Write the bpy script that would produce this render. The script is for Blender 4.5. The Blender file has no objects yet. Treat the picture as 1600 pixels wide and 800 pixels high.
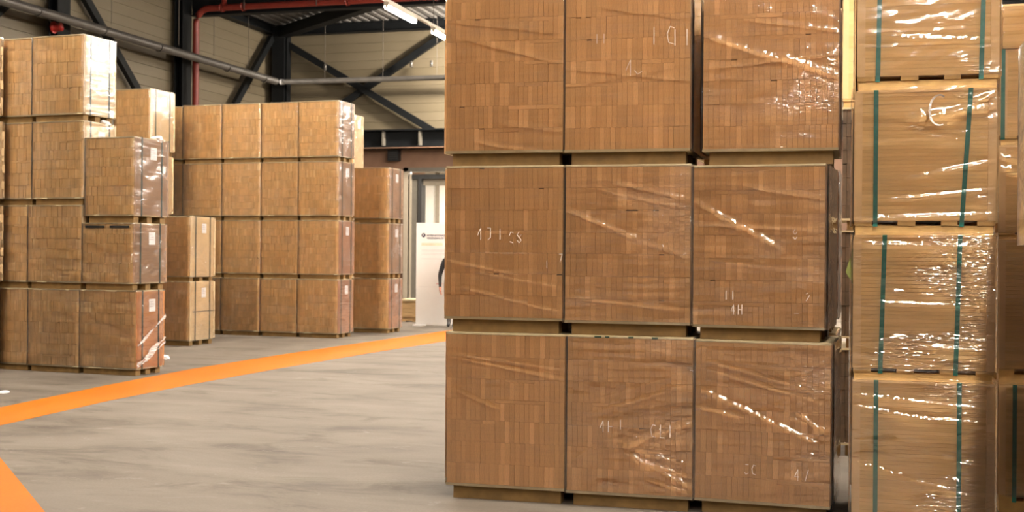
import bpy, bmesh, math, random
from mathutils import Vector, Matrix, noise
random.seed(7)
C = bpy.context.scene.collection
D = bpy.data
PI = math.pi
R = math.radians

# ------------------------------------------------------------------ camera, world, exposure
cam = D.cameras.new('camera'); co = D.objects.new('camera', cam); C.objects.link(co)
cam.sensor_width = 36.0; cam.lens = 1900.0/1600*36; cam.shift_y = -5/1600
cam.dof.use_dof = True; cam.dof.focus_distance = 7.6; cam.dof.aperture_fstop = 4.0
cam.clip_start = .05; cam.clip_end = 200
co.matrix_world = Matrix.Translation((0, 0, 1.6)) @ Matrix.Rotation(math.atan(535/1900), 4, 'Z') @ Matrix.Rotation(PI/2, 4, 'X') @ Matrix.Rotation(.008, 4, 'Z')
sc = bpy.context.scene
sc.camera = co
w = D.worlds.new('world'); sc.world = w; w.use_nodes = True
w.node_tree.nodes['Background'].inputs[0].default_value = (.9, .8, .68, 1)
w.node_tree.nodes['Background'].inputs[1].default_value = .05
sc.view_settings.view_transform = 'Standard'; sc.view_settings.look = 'None'
sc.view_settings.gamma = 1; sc.view_settings.use_curve_mapping = False
sc.view_settings.exposure = 0.40
LAMP = 330.0                                   # radiance of the ceiling tubes
LAMP_COL = (1.0, .91, .79)

# ------------------------------------------------------------------ material helpers
class NT:
    def __init__(s, name):
        s.m = D.materials.new(name); s.m.use_nodes = True
        s.t = s.m.node_tree; s.n = s.t.nodes; s.b = s.n['Principled BSDF']; s.out = s.n['Material Output']
    def add(s, typ, **kw):
        x = s.n.new(typ)
        for k, v in kw.items():
            if k.startswith('i_'):
                key = k[2:]; key = int(key) if key.isdigit() else key.replace('_', ' ')
                x.inputs[key].default_value = v
            else: setattr(x, k, v)
        return x
    def link(s, a, b): s.t.links.new(a, b)
    def ramp(s, fac, stops, interp='LINEAR'):
        r = s.n.new('ShaderNodeValToRGB'); r.color_ramp.interpolation = interp
        e = r.color_ramp.elements
        while len(e) < len(stops): e.new(.5)
        for q, (p, c) in zip(e, stops):
            q.position = p; q.color = (*c, 1) if len(c) == 3 else c
        s.link(fac, r.inputs[0]); return r.outputs[0]
    def mathn(s, op, a, b=None, clamp=False):
        x = s.n.new('ShaderNodeMath'); x.operation = op; x.use_clamp = clamp
        for i, v in enumerate((a, b)):
            if v is None: continue
            if isinstance(v, (int, float)): x.inputs[i].default_value = v
            else: s.link(v, x.inputs[i])
        return x.outputs[0]
    def mix(s, typ, fac, a, b):
        x = s.n.new('ShaderNodeMix'); x.data_type = 'RGBA'; x.blend_type = typ
        for k, v in ((0, fac), (6, a), (7, b)):
            if isinstance(v, (int, float)): x.inputs[k].default_value = v
            elif isinstance(v, tuple): x.inputs[k].default_value = (*v, 1)
            else: s.link(v, x.inputs[k])
        return x.outputs[2]
    def coords(s, scale=(1, 1, 1), rot=(0, 0, 0), rand=False, kind='Object'):
        tc = s.n.new('ShaderNodeTexCoord'); mp = s.n.new('ShaderNodeMapping')
        mp.inputs['Scale'].default_value = scale; mp.inputs['Rotation'].default_value = rot
        s.link(tc.outputs[kind], mp.inputs[0])
        if rand:
            oi = s.n.new('ShaderNodeObjectInfo')
            va = s.n.new('ShaderNodeVectorMath'); va.operation = 'SCALE'
            cb = s.n.new('ShaderNodeCombineXYZ')
            for i in range(3): s.link(oi.outputs['Random'], cb.inputs[i])
            s.link(cb.outputs[0], va.inputs[0]); va.inputs['Scale'].default_value = 91.0
            s.link(va.outputs[0], mp.inputs['Location'])
        return mp.outputs[0]
    def noise(s, vec, scale, detail=3, rough=.55, dist=0):
        x = s.n.new('ShaderNodeTexNoise'); x.inputs['Scale'].default_value = scale
        x.inputs['Detail'].default_value = detail; x.inputs['Roughness'].default_value = rough
        x.inputs['Distortion'].default_value = dist
        s.link(vec, x.inputs['Vector']); return x.outputs['Fac']
    def bump(s, h, strength, dist):
        b = s.n.new('ShaderNodeBump'); b.inputs['Strength'].default_value = strength; b.inputs['Distance'].default_value = dist
        s.link(h, b.inputs['Height']); return b.outputs[0]

def plain(name, col, rough=.6, metal=0, var=.12, scale=6, bump=0):
    t = NT(name); t.b.inputs['Roughness'].default_value = rough; t.b.inputs['Metallic'].default_value = metal
    v = t.coords(rand=True); n = t.noise(v, scale, 4)
    lo = tuple(c*(1-var) for c in col); hi = tuple(min(1, c*(1+var)) for c in col)
    t.link(t.ramp(n, [(.3, lo), (.7, hi)]), t.b.inputs['Base Color'])
    if bump: t.link(t.bump(n, bump, .01), t.b.inputs['Normal'])
    return t.m

def mdf(name, source, base=(.715, .405, .16), vr=.75):
    """board-end brown; each strip its own tone (from the object or from the island)"""
    t = NT(name); t.b.inputs['Roughness'].default_value = .72
    if source == 'object': r = t.add('ShaderNodeObjectInfo').outputs['Random']
    else: r = t.add('ShaderNodeNewGeometry').outputs['Random Per Island']
    f = lambda k, w=(1, 1, 1): tuple(min(.95, c*(1+(k-1)*vr)*q) for c, q in zip(base, w))
    col = t.ramp(r, [(0, f(.86)), (.35, f(.96)), (.6, f(1.0)), (.85, f(1.06, (1, 1.01, 1.03))), (.95, f(1.22, (1, 1.04, 1.12))), (1, f(1.32, (1, 1.06, 1.2)))])
    g = t.noise(t.coords((1, 1, 1), rand=(source == 'object')), 160, 2)
    b = t.noise(t.coords((3, 3, 3), kind='Object'), 2.2, 3)
    col = t.mix('MULTIPLY', 1.0, col, t.ramp(g, [(.3, (.86, .86, .86)), (.7, (1.06, 1.06, 1.06))]))
    col = t.mix('MULTIPLY', 1.0, col, t.ramp(b, [(.3, (.9, .9, .92)), (.7, (1.06, 1.05, 1.04))]))
    t.link(col, t.b.inputs['Base Color']); return t.m

def film(name, amp, haze, fac=1.7, rough=.17, patch=.55, tint=(.985, .975, .965), base=.18, fine=1.0, lng=.5, grad=0):
    """clear stretch film: mostly clear, thin gloss, taut with patches of creases"""
    t = NT(name); t.n.remove(t.b)
    long_ = t.noise(t.coords((1.6, 1.6, 26), (0, R(7), 0), True), 1.0, 1.5, .5)
    crump = t.noise(t.coords((17*fine, 17*fine, 52*fine), (0, R(4), 0), True), 1.0, 1.0, .5, .8)
    crump2 = t.noise(t.coords((30, 30, 44), (0, R(-32), 0), True), 1.0, 1.0, .5, .8)
    mn = t.noise(t.coords((1.0, 1.0, 2.3), (0, R(10), 0), True), 1.9, 2.5)
    if grad:
        sx = t.add('ShaderNodeSeparateXYZ'); t.link(t.coords(), sx.inputs[0])
        mn = t.mathn('ADD', mn, t.mathn('MULTIPLY', sx.outputs[0], grad))
    mask = t.ramp(mn, [(patch-.06, (0, 0, 0)), (patch+.10, (1, 1, 1))])
    cr = t.mathn('ADD', t.mathn('MULTIPLY', crump, .8), t.mathn('MULTIPLY', crump2, .4))
    h = t.mathn('ADD', t.mathn('MULTIPLY', long_, lng), t.mathn('MULTIPLY', cr, t.mathn('ADD', mask, base)))
    nrm = t.bump(h, 1.0, amp)
    fr = t.add('ShaderNodeFresnel', i_IOR=1.48); t.link(nrm, fr.inputs['Normal'])
    k = t.mathn('MULTIPLY', fr.outputs[0], fac, True)
    tr = t.add('ShaderNodeBsdfTransparent'); tr.inputs[0].default_value = (*tint, 1)
    gl = t.add('ShaderNodeBsdfGlossy'); gl.inputs['Roughness'].default_value = rough; gl.inputs[0].default_value = (1, 1, 1, 1)
    t.link(nrm, gl.inputs['Normal'])
    m1 = t.add('ShaderNodeMixShader'); t.link(k, m1.inputs[0]); t.link(tr.outputs[0], m1.inputs[1]); t.link(gl.outputs[0], m1.inputs[2])
    df = t.add('ShaderNodeBsdfDiffuse'); df.inputs[0].default_value = (.86, .84, .82, 1)
    ridge = t.mathn('ABSOLUTE', t.mathn('SUBTRACT', t.noise(t.coords((1.3, 1.3, 24), (0, R(8), 0), True), 1.0, 2, .5), .5))
    crease = t.ramp(ridge, [(0, (1, 1, 1)), (.012, (.3, .3, .3)), (.04, (0, 0, 0))])
    hz = t.mathn('ADD', t.mathn('MULTIPLY', crease, haze*1.6), t.mathn('MULTIPLY', mask, haze*.8))
    hz = t.mathn('ADD', hz, haze*.25, True)
    m2 = t.add('ShaderNodeMixShader'); t.link(hz, m2.inputs[0]); t.link(m1.outputs[0], m2.inputs[1]); t.link(df.outputs[0], m2.inputs[2])
    t.link(m2.outputs[0], t.out.inputs[0]); return t.m

M = {}
M['strip'] = mdf('board_end_brown', 'object')
M['strips'] = mdf('board_end_brown_far', 'island', (.86, .56, .232), .55)
M['pale'] = plain('pale_board_edge', (.50, .40, .235), .75, var=.1, scale=14)
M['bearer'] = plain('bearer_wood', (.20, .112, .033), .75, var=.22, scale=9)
M['near_face'] = plain('near_board_face', (.32, .20, .10), .6, var=.2, scale=12)
M['shade_face'] = plain('shaded_board_face', (.085, .052, .028), .8, var=.3, scale=9)  # board colour darkened to stand in for shade in the gap
M['side_tan'] = plain('side_tan', (.60, .44, .245), .5, var=.06, scale=3)
M['side_layer'] = plain('side_layered_tan', (.56, .39, .21), .55, var=.12, scale=4)
M['side_brown'] = plain('side_brown', (.31, .175, .092), .4, var=.15, scale=3)
M['side_orange'] = plain('side_orange_brown', (.47, .20, .065), .4, var=.1, scale=3)
M['side_red'] = plain('side_red_brown', (.36, .175, .095), .4, var=.14, scale=3)
M['strap'] = plain('strap_dark_green', (.018, .03, .02), .4)
M['strap_green'] = plain('strap_green', (.012, .15, .115), .35, var=.15, scale=20)
M['paper'] = plain('label_paper', (.80, .78, .78), .6, var=.03)
M['print'] = plain('label_print', (.55, .50, .52), .7)
M['film'] = film('stretch_film_tight', .0036, .022, 2.0, .13, patch=.72, base=.06)
M['film_mid'] = film('stretch_film_creased', .0070, .03, 2.8, .10, patch=.59, base=.05, fine=1.1, grad=.2)
M['film_far'] = film('stretch_film_far', .008, .03, 2.6, .2, patch=.54, fine=.4)
M['film_loose'] = film('stretch_film_loose', .0080, .022, 3.0, .09, .64, base=.02, fine=1.0, lng=.16, grad=.36)
M['film_loose_low'] = film('stretch_film_loose_low', .0125, .022, 3.4, .09, .53, base=.07, fine=1.0, lng=.2, grad=.32)
M['film_loose_top'] = film('stretch_film_loose_top', .0065, .022, 2.6, .09, .74, base=.02, fine=1.0, lng=.14, grad=.45)
M['film_mid_low'] = film('stretch_film_creased_low', .0095, .03, 3.0, .10, patch=.56, base=.06, fine=1.1, grad=.2)
M['film_white'] = film('film_bunched', .008, .42, 2.4, .15, .4)
M['chalk'] = plain('white_marker', (.76, .64, .52), .7)
M['green_pen'] = plain('green_marker', (.03, .07, .03), .7)
M['pine'] = plain('pallet_pine', (.58, .355, .125), .65, var=.2, scale=8)
M['guard'] = plain('card_corner_guard', (.75, .505, .25), .6, var=.05)
M['steel'] = plain('dark_painted_steel', (.004, .0045, .005), .55, var=.2)
M['steel'].node_tree.nodes['Principled BSDF'].inputs['Specular IOR Level'].default_value = .2
M['steel_grey'] = plain('galvanised_duct', (.095, .085, .075), .42, .35, var=.18, scale=3)
M['red'] = plain('red_pipe_paint', (.13, .013, .007), .45, var=.15)
M['bell'] = plain('red_alarm_plastic', (.28, .012, .008), .4)
M['black'] = plain('black_box', (.008, .008, .009), .4)
M['rod'] = plain('cable_grey', (.10, .085, .07), .6)
M['frame'] = plain('door_frame_grey', (.10, .088, .07), .5, var=.1)
M['frame_dark'] = plain('door_frame_dark', (.022, .021, .02), .5)
M['beige'] = plain('door_cheek_beige', (.26, .215, .16), .6, var=.06)
M['lowwall'] = plain('brown_lower_wall', (.155, .082, .048), .75, var=.12, scale=3)
M['white'] = plain('white_panel', (.80, .77, .74), .5, var=.015)
M['room'] = plain('next_hall_wall', (.75, .70, .62), .7, var=.03)
M['pink'] = plain('next_hall_pink', (.62, .42, .32), .7, var=.03)
M['navy'] = plain('print_navy', (.05, .05, .085), .6)
M['fade'] = plain('print_faded', (.62, .58, .57), .6)
M['faded_yellow'] = plain('print_yellow', (.72, .67, .50), .6)
M['pinkprint'] = plain('print_pink', (.70, .38, .36), .6)
M['housing'] = plain('lamp_housing', (.52, .46, .38), .5, var=.03)
M['skin'] = plain('skin', (.50, .20, .13), .55, var=.06)
M['knit'] = plain('dark_grey_sweater', (.022, .022, .025), .85, var=.2, scale=30)
M['trouser'] = plain('grey_trousers', (.10, .09, .085), .85, var=.15, scale=30)
M['hair'] = plain('brown_hair', (.05, .028, .015), .6)
M['shoe'] = plain('black_shoe', (.012, .012, .012), .5)
M['crate'] = plain('crate_wood', (.40, .26, .12), .7, var=.15)
M['leaf_green'] = plain('green_card', (.16, .17, .03), .6)

t = NT('cladding'); t.b.inputs['Roughness'].default_value = .45
n1 = t.noise(t.coords((1, 1, 1), rand=True), .7, 3)
t.link(t.ramp(n1, [(.3, (.095, .075, .045)), (.7, (.120, .096, .062))]), t.b.inputs['Base Color']); M['clad'] = t.m
t = NT('roof_deck'); t.b.inputs['Roughness'].default_value = .5
n1 = t.noise(t.coords((1, .2, 1)), 1.5, 3)
t.link(t.ramp(n1, [(.3, (.085, .078, .07)), (.7, (.14, .13, .12))]), t.b.inputs['Base Color']); M['deck'] = t.m

t = NT('concrete'); t.b.inputs['Specular IOR Level'].default_value = .12
a1 = t.noise(t.coords((.55, 1.3, 1)), 1.1, 6, .62, .6); a2 = t.noise(t.coords((.45, 1.0, 1)), 1.7, 5, .65, 1.2); a3 = t.noise(t.coords(), 55, 3)
col = t.ramp(a1, [(.30, (.095, .076, .058)), (.46, (.152, .126, .100)), (.66, (.190, .163, .133))])
col = t.mix('MULTIPLY', .8, col, t.ramp(a2, [(.30, (.55, .52, .48)), (.47, (1, 1, 1)), (.75, (1.12, 1.12, 1.12))]))
scf = t.noise(t.coords((1.4, 2.6, 1), (0, 0, R(10))), 1.5, 7, .7, 1.5)
col = t.mix('MIX', t.ramp(scf, [(.60, (0, 0, 0)), (.70, (.5, .5, .5))]), col, (.25, .225, .195))
col = t.mix('MULTIPLY', .6, col, t.ramp(a3, [(.3, (.86, .86, .86)), (.7, (1.08, 1.08, 1.08))]))
t.link(col, t.b.inputs['Base Color'])
t.link(t.ramp(a1, [(.3, (.6, .6, .6)), (.7, (.75, .75, .75))]), t.b.inputs['Roughness'])
t.link(t.bump(a3, .15, .004), t.b.inputs['Normal']); M['floor'] = t.m

t = NT('orange_paint'); t.b.inputs['Specular IOR Level'].default_value = .12; t.b.inputs['Roughness'].default_value = .6
a1 = t.noise(t.coords((1, .5, 1)), 1.6, 5, .65); a2 = t.noise(t.coords(), 40, 3)
col = t.ramp(a1, [(.25, (.39, .110, .002)), (.6, (.43, .124, .001)), (.8, (.45, .15, .010))])
col = t.mix('MULTIPLY', .5, col, t.ramp(a2, [(.3, (.85, .85, .85)), (.7, (1.05, 1.05, 1.05))]))
t.link(col, t.b.inputs['Base Color']); M['orange'] = t.m

t = NT('lamp_glow'); t.n.remove(t.b); em = t.add('ShaderNodeEmission'); em.inputs[0].default_value = (*LAMP_COL, 1); em.inputs[1].default_value = LAMP
t.link(em.outputs[0], t.out.inputs[0]); M['glow'] = t.m

# ------------------------------------------------------------------ geometry helpers
class MB:
    def __init__(s): s.v = []; s.f = []
    def box(s, x0, x1, y0, y1, z0, z1, T=None):
        k = len(s.v)
        p = [(x0, y0, z0), (x1, y0, z0), (x1, y1, z0), (x0, y1, z0), (x0, y0, z1), (x1, y0, z1), (x1, y1, z1), (x0, y1, z1)]
        s.v += [tuple(T @ Vector(q)) for q in p] if T else p
        s.f += [tuple(k+i for i in q) for q in ((0, 3, 2, 1), (4, 5, 6, 7), (0, 1, 5, 4), (1, 2, 6, 5), (2, 3, 7, 6), (3, 0, 4, 7))]
        return s
    def bar(s, a, b, wd, ht, up=(0, 0, 1)):
        a, b = Vector(a), Vector(b); d = b-a; L = d.length; z = d.normalized()
        x = z.cross(Vector(up)).normalized(); y = x.cross(z)
        T = Matrix((x, y, z)).transposed().to_4x4(); T.translation = a
        return s.box(-wd/2, wd/2, -ht/2, ht/2, 0, L, T)
    def tube(s, pts, r, n=10, cap=True):
        pts = [Vector(p) for p in pts]; k = len(s.v)
        for i, p in enumerate(pts):
            d = (pts[min(i+1, len(pts)-1)]-pts[max(i-1, 0)]).normalized()
            u = d.cross(Vector((0, 0, 1)) if abs(d.z) < .95 else Vector((1, 0, 0))).normalized(); v = d.cross(u)
            for j in range(n):
                a = 2*PI*j/n; s.v.append(tuple(p+r*(math.cos(a)*u+math.sin(a)*v)))
        for i in range(len(pts)-1):
            for j in range(n):
                s.f.append((k+i*n+j, k+i*n+(j+1) % n, k+(i+1)*n+(j+1) % n, k+(i+1)*n+j))
        if cap:
            s.f.append(tuple(k+j for j in range(n))); s.f.append(tuple(k+(len(pts)-1)*n+j for j in reversed(range(n))))
        return s
    def quad(s, a, b, c, d):
        k = len(s.v); s.v += [tuple(a), tuple(b), tuple(c), tuple(d)]; s.f.append((k, k+1, k+2, k+3)); return s
    def mesh(s, name, mat, smooth=False):
        me = D.meshes.new(name); me.from_pydata(s.v, [], s.f); me.update()
        if mat: me.materials.append(M[mat] if isinstance(mat, str) else mat)
        if smooth: me.polygons.foreach_set('use_smooth', [True]*len(me.polygons))
        return me
    def build(s, name, mat, parent=None, smooth=False, kind=None):
        return put(name, s.mesh(name, mat, smooth), parent, kind)

def put(name, me, parent=None, kind=None, loc=None, scale=None):
    o = D.objects.new(name, me); C.objects.link(o)
    if parent: o.parent = parent
    if kind: o['kind'] = kind
    if loc: o.location = loc
    if scale: o.scale = scale
    return o
def tag(o, label, cat, group=None):
    o['label'] = label; o['category'] = cat
    if group: o['group'] = group
    return o
def thing(name, label, cat, loc=(0, 0, 0), rz=0, group=None):
    o = D.objects.new(name, None); C.objects.link(o); o.location = loc; o.rotation_euler = (0, 0, rz)
    o.empty_display_size = .2
    return tag(o, label, cat, group)

# ------------------------------------------------------------------ the hall
XW, YB, ZC = -19.6, 38.5, 9.35          # side wall, end wall, roof deck
MB().box(-20.2, 24, -42, 44, -.2, 0).build('floor', 'floor', kind='structure')

cl_mesh = MB()                                          # one cladding panel with chamfered long edges, unit length along x, faces -y
H_ = .30
prof = [(0, .012), (.010, .0), (H_-.010, 0), (H_, .012), (H_, .05), (0, .05)]
for x in (-.5, .5): cl_mesh.v += [(x, y, z) for z, y in prof]
np_ = len(prof)
for i in range(np_): cl_mesh.f.append((i, (i+1) % np_, np_+(i+1) % np_, np_+i))
cl_mesh.f += [tuple(range(np_-1, -1, -1)), tuple(range(np_, 2*np_))]
cl_me = cl_mesh.mesh('cladding_panel', 'clad')
wl = MB().box(XW-.25, XW-.05, -42, 38.75, 0, ZC+.3).build('wall_left', 'clad', kind='structure')
wb = MB().box(XW-.25, -14.45, YB+.05, YB+.25, 0, 4.43).box(XW-.25, 24, YB+.05, YB+.25, 4.43, ZC+.3).box(-9.6, 24, YB+.05, YB+.25, 0, 4.43).build('wall_back', 'clad', kind='structure')
for i in range(31):
    p = put('cladding_panel', cl_me, wl, loc=(XW-.05+.05-.05, -1.7, i*H_+.004), scale=(80.2, 1, 1)); p.rotation_euler = (0, 0, PI/2)
    p.location.x = XW-.0
for i in range(18, 31):
    z = i*H_+.004
    put('cladding_panel', cl_me, wb, loc=((XW+24)/2, YB, z), scale=(24-XW, 1, 1))
MB().box(24, 24.2, -42, 44, 0, ZC+.3).build('wall_right', 'clad', kind='structure')
MB().box(-20.2, 24, -42.2, -42, 0, ZC+.3).build('wall_front', 'clad', kind='structure')
# lower brown strip of the end wall, around the gate opening
MB().box(XW, -14.45, YB-.02, YB+.045, 0, 5.2).box(-14.45, -9.6, YB-.02, YB+.045, 4.43, 5.2).box(-9.6, 24, YB-.02, YB+.045, 0, 5.2).build('trim_1', 'lowwall', kind='structure')

# corrugated roof deck, ribs run along y
rb = MB(); x = -20.0
pts = []
while x < 24:
    pts += [(x, ZC), (x+.15, ZC), (x+.19, ZC+.11), (x+.30, ZC+.11)]; x += .34
k = 0
for y in (-42, 44): rb.v += [(px, y, pz) for px, pz in pts]
n = len(pts)
for i in range(n-1): rb.f.append((i, n+i, n+i+1, i+1))
rb.build('ceiling', 'deck', kind='structure')
MB().box(-20.2, 24.2, -42.2, 44, ZC+.2, ZC+.3).build('ceiling_slab', 'deck', kind='structure')

def i_beam(name, a, b, h, wd, tf=.03, parent=None, stiff=None):
    a, b = Vector(a), Vector(b); m = MB(); up = Vector((0, 0, 1))
    vert = abs((b-a).normalized().z) > .9
    if vert:
        x0, y0 = a.x, a.y
        m.box(x0-wd/2, x0-wd/2+tf, y0-h/2, y0+h/2, a.z, b.z).box(x0+wd/2-tf, x0+wd/2, y0-h/2, y0+h/2, a.z, b.z).box(x0-wd/2+tf, x0+wd/2-tf, y0-.015, y0+.015, a.z, b.z)
    else:
        m.bar(a+up*(h/2-tf/2), b+up*(h/2-tf/2), wd, tf).bar(a-up*(h/2-tf/2), b-up*(h/2-tf/2), wd, tf).bar(a, b, .02, h-2*tf)
    return m.build(name, 'steel', parent, kind=None if parent else 'structure')
for (cx, cy) in ((-19.3, 26.35), (-19.3, 32.2), (-19.3, 20.5), (-19.3, 14.6)):
    i_beam('steel_column', (cx, cy, 0), (cx, cy, ZC), .5, .28)
i_beam('steel_column', (-19.0, 38.2, 0), (-19.0, 38.2, ZC), .3, .42)
MB().box(-19.3, -18.85, 37.95, 38.05, 0, ZC-.05).build('steel_column', 'steel', kind='structure')
i_beam('roof_beam', (-19.2, 32.55, 8.98), (24, 32.55, 8.98), .74, .3)
i_beam('roof_beam', (-19.2, 26.4, 8.98), (24, 26.4, 8.98), .74, .3)
i_beam('roof_beam', (-19.2, 38.2, 9.18), (24, 38.2, 9.18), .34, .3)
i_beam('roof_beam', (-19.35, -42, 9.2), (-19.35, 38, 9.2), .3, .3)
hb = i_beam('gate_beam', (-19.0, 38.1, 5.38), (20, 38.1, 5.38), .60, .5, .05)
MB().box(-19, 20, 38.33, 38.42, 5.05, 5.72).build('web_plate', 'steel', hb)
for xx in (-15.2, -13.9, -12.6, -16.5): MB().box(xx-.02, xx+.04, 37.9, 38.1, 5.14, 5.62).build('stiffener', 'frame', hb)
MB().box(-19, 20, 37.84, 38.0, 5.05, 5.078).build('flange_lip', 'lowwall', hb)
def brace(a, b, wd=.22):
    MB().bar(a, b, wd, .14, (0, 1, 0) if abs(a[0]-b[0]) > .1 else (1, 0, 0)).build('wind_brace', 'steel', kind='structure')
brace((-19.0, 38.25, 8.8), (-12.6, 38.25, 5.1)); brace((-12.9, 38.3, 9.0), (-19.0, 38.3, 5.3))
brace((-19.3, 37.9, 8.9), (-19.3, 32.5, 3.4)); brace((-19.35, 26.5, 9.0), (-19.35, 32.2, 4.1)); brace((-19.35, 26.2, 8.9), (-19.35, 20.6, 4.2))
MB().bar((-18.9, 38.0, 9.1), (-12.2, 32.7, 9.1), .34, .34).build('wind_brace', 'steel', kind='structure')

# gate: dark frame, opening to a lit hall behind
dr = MB().box(-14.45, -9.6, YB-.10, YB+.3, 4.05, 4.20).box(-14.10, -13.98, YB-.10, YB+.3, 0, 4.05).box(-9.75, -9.6, YB-.1, YB+.3, 0, 4.05).build('door_1', 'frame_dark', kind='structure')
MB().box(-14.45, -14.10, YB-.06, YB+.25, 0, 4.05).build('door_jamb', 'frame', dr)
MB().box(-14.62, -14.46, YB-.12, YB+.0, 0, 4.43).build('door_post', 'beige', dr)
MB().box(-14.40, -14.34, YB-.13, YB-.07, 0, 4.2).build('guide_rail', 'beige', dr)
MB().box(-14.62, -9.6, YB-.12, YB+.0, 4.30, 4.43).build('door_head', 'frame', dr)
MB().box(-13.98, -9.75, YB+.06, YB+.2, 3.84, 4.05).build('door_curtain', 'beige', dr)
MB().box(-15.67, -9.5, 43.4, 43.5, 0, 4.6).build('wall_annex', 'room', kind='structure')
MB().box(-18.1, -15.67, 43.38, 43.5, 0, 4.6).build('wall_annex', 'pink', kind='structure')
MB().box(-18.2, -18.1, 38.8, 43.5, 0, 4.6).build('wall_annex', 'room', kind='structure')
MB().box(-9.6, -9.5, 38.8, 43.5, 0, 4.6).build('wall_annex', 'room', kind='structure')
MB().box(-18.2, -9.5, 38.8, 43.5, 4.6, 4.7).build('ceiling_annex', 'room', kind='structure')
MB().box(-15.18, -15.08, 43.2, 43.4, 0, 4.6).build('trim_2', 'beige', kind='structure')

# floor stripes
st = MB()
L_ = [(-8.05, 9.0), (-8.27, 10.39), (-8.47, 12.5), (-8.58, 14.57), (-8.5, 17), (-8.28, 20), (-7.99, 23.46), (-7.7, 26.5)]
R_ = [(-7.2, 7.8), (-7.43, 9.34), (-7.58, 11.2), (-7.60, 12.9), (-7.52, 15.2), (-7.34, 17.9), (-7.06, 20.8), (-6.7, 24.0)]
for i in range(len(L_)):
    for (qx, qy) in (L_[i], R_[i]): st.v += [(qx, qy, .0), (qx, qy, .003)]
for i in range(len(L_)-1):
    a = 4*i; b = a+4
    st.f += [(a+1, a+3, b+3, b+1), (a, a+1, b+1, b), (a+2, b+2, b+3, a+3)]
tag(st.build('floor_stripe', 'orange'), 'long orange stripe painted on the floor, curving past the far stacks', 'floor marking')
s2 = MB(); e1 = Vector((-6.287, 7.906)); e2 = Vector((-4.73, 6.356)); d = (e2-e1).normalized(); nn = Vector((d.y, -d.x))
p = [e1-d*1.35, e2+d*2, e2+d*2+nn*.9, e1-d*1.35+nn*.9]
s2.v = [(q.x, q.y, 0) for q in p]+[(q.x, q.y, .003) for q in p]
s2.f = [(7, 6, 5, 4)]+[(i, (i+1) % 4, 4+(i+1) % 4, 4+i) for i in range(4)]
tag(s2.build('floor_stripe', 'orange'), 'short orange stripe running diagonally across the bare concrete', 'floor marking')

# ------------------------------------------------------------------ ceiling lights in rows
ORD = 'first second third fourth fifth sixth seventh eighth ninth tenth eleventh twelfth thirteenth fourteenth fifteenth sixteenth seventeenth eighteenth nineteenth twentieth twenty-first twenty-second twenty-third twenty-fourth'.split()
hm = MB().box(-.06, .06, -.90, .90, .0, .075).mesh('housing', 'housing')
dm = MB().box(-.05, .05, -.865, .865, -.06, .0).mesh('diffuser', 'glow')
em_ = MB().box(-.04, .04, -.007, .007, -.055, 0).mesh('end_cap', 'housing')
for xr, rowname in ((-9.92, 'over the corner stacks'), (1.2, 'above the camera aisle'), (12.3, 'beyond the sheet packs'), (-4.36, 'over the far aisle')):
    rail = thing('light_rail', 'slim beige trunking rail carrying the tube lights ' + rowname, 'rail', (xr, 10, 7.08))
    y0 = {-9.92: -8, -4.36: 11, 12.3: -4}.get(xr, -18)
    MB().box(-.035, .035, y0, 27.8, 0, .07).build('trunking', 'housing', rail)
    hg = MB()
    for y in range(y0+2, 28, 6): hg.box(-.006, .006, y-.006, y+.006, .07, ZC-7.08+.02)
    hg.build('hanger_rods', 'rod', rail, kind='stuff')
    for k in range({-9.92: -7, -4.36: -1, 12.3: -6}.get(xr, -11), 4):
        y = 25.80+3.08*k
        tt = thing('ceiling_light', f'lit tube light, {ORD[3-k]} from the end wall, on the rail ' + rowname, 'light', (xr, y, 7.005), 0, 'tube lights on the rail ' + rowname)
        if xr < -5 and k == 0: tt['label'] = 'lit white tube light, the longer and higher of the two seen under the roof'
        if xr < -5 and k == 1: tt['label'] = 'lit white tube light cut off by the edge of the big strip stack'
        wide = (1.6 if xr == 1.2 else 1, 1, 1)           # widened over the camera aisle only to add light
        put('housing', hm, tt, scale=wide); put('diffuser', dm, tt, scale=wide); put('end_cap', em_, tt, loc=(0, -.873, 0)); put('end_cap', em_, tt, loc=(0, .873, 0))
fl = thing('flood_light', 'square flood light hung above the gate, tilted at the end wall', 'light', (-10.2, 36.0, 8.2))
fl.rotation_euler = (R(40), R(28), 0)
t = NT('flood_glow'); t.n.remove(t.b); e = t.add('ShaderNodeEmission'); e.inputs[0].default_value = (*LAMP_COL, 1); e.inputs[1].default_value = 1150
t.link(e.outputs[0], t.out.inputs[0])
MB().box(-.36, .36, -.36, .36, .015, .12).build('housing', 'housing', fl); MB().box(-.33, .33, -.33, .33, 0, .015).build('diffuser', t.m, fl); MB().bar((0, 0, .12), (.55, -.4, 1.1), .02, .02).build('bracket', 'rod', fl)
al = thing('ceiling_light', 'lit panel light in the bright hall behind the gate', 'light', (-14.0, 40.8, 4.54))
MB().box(-.6, .6, -.6, .6, 0, .06).build('housing', 'housing', al)
t = NT('panel_glow'); t.n.remove(t.b); e = t.add('ShaderNodeEmission'); e.inputs[0].default_value = (1, .93, .82, 1); e.inputs[1].default_value = 75
t.link(e.outputs[0], t.out.inputs[0])
MB().box(-.56, .56, -.56, .56, -.01, 0).build('diffuser', t.m, al)

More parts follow.
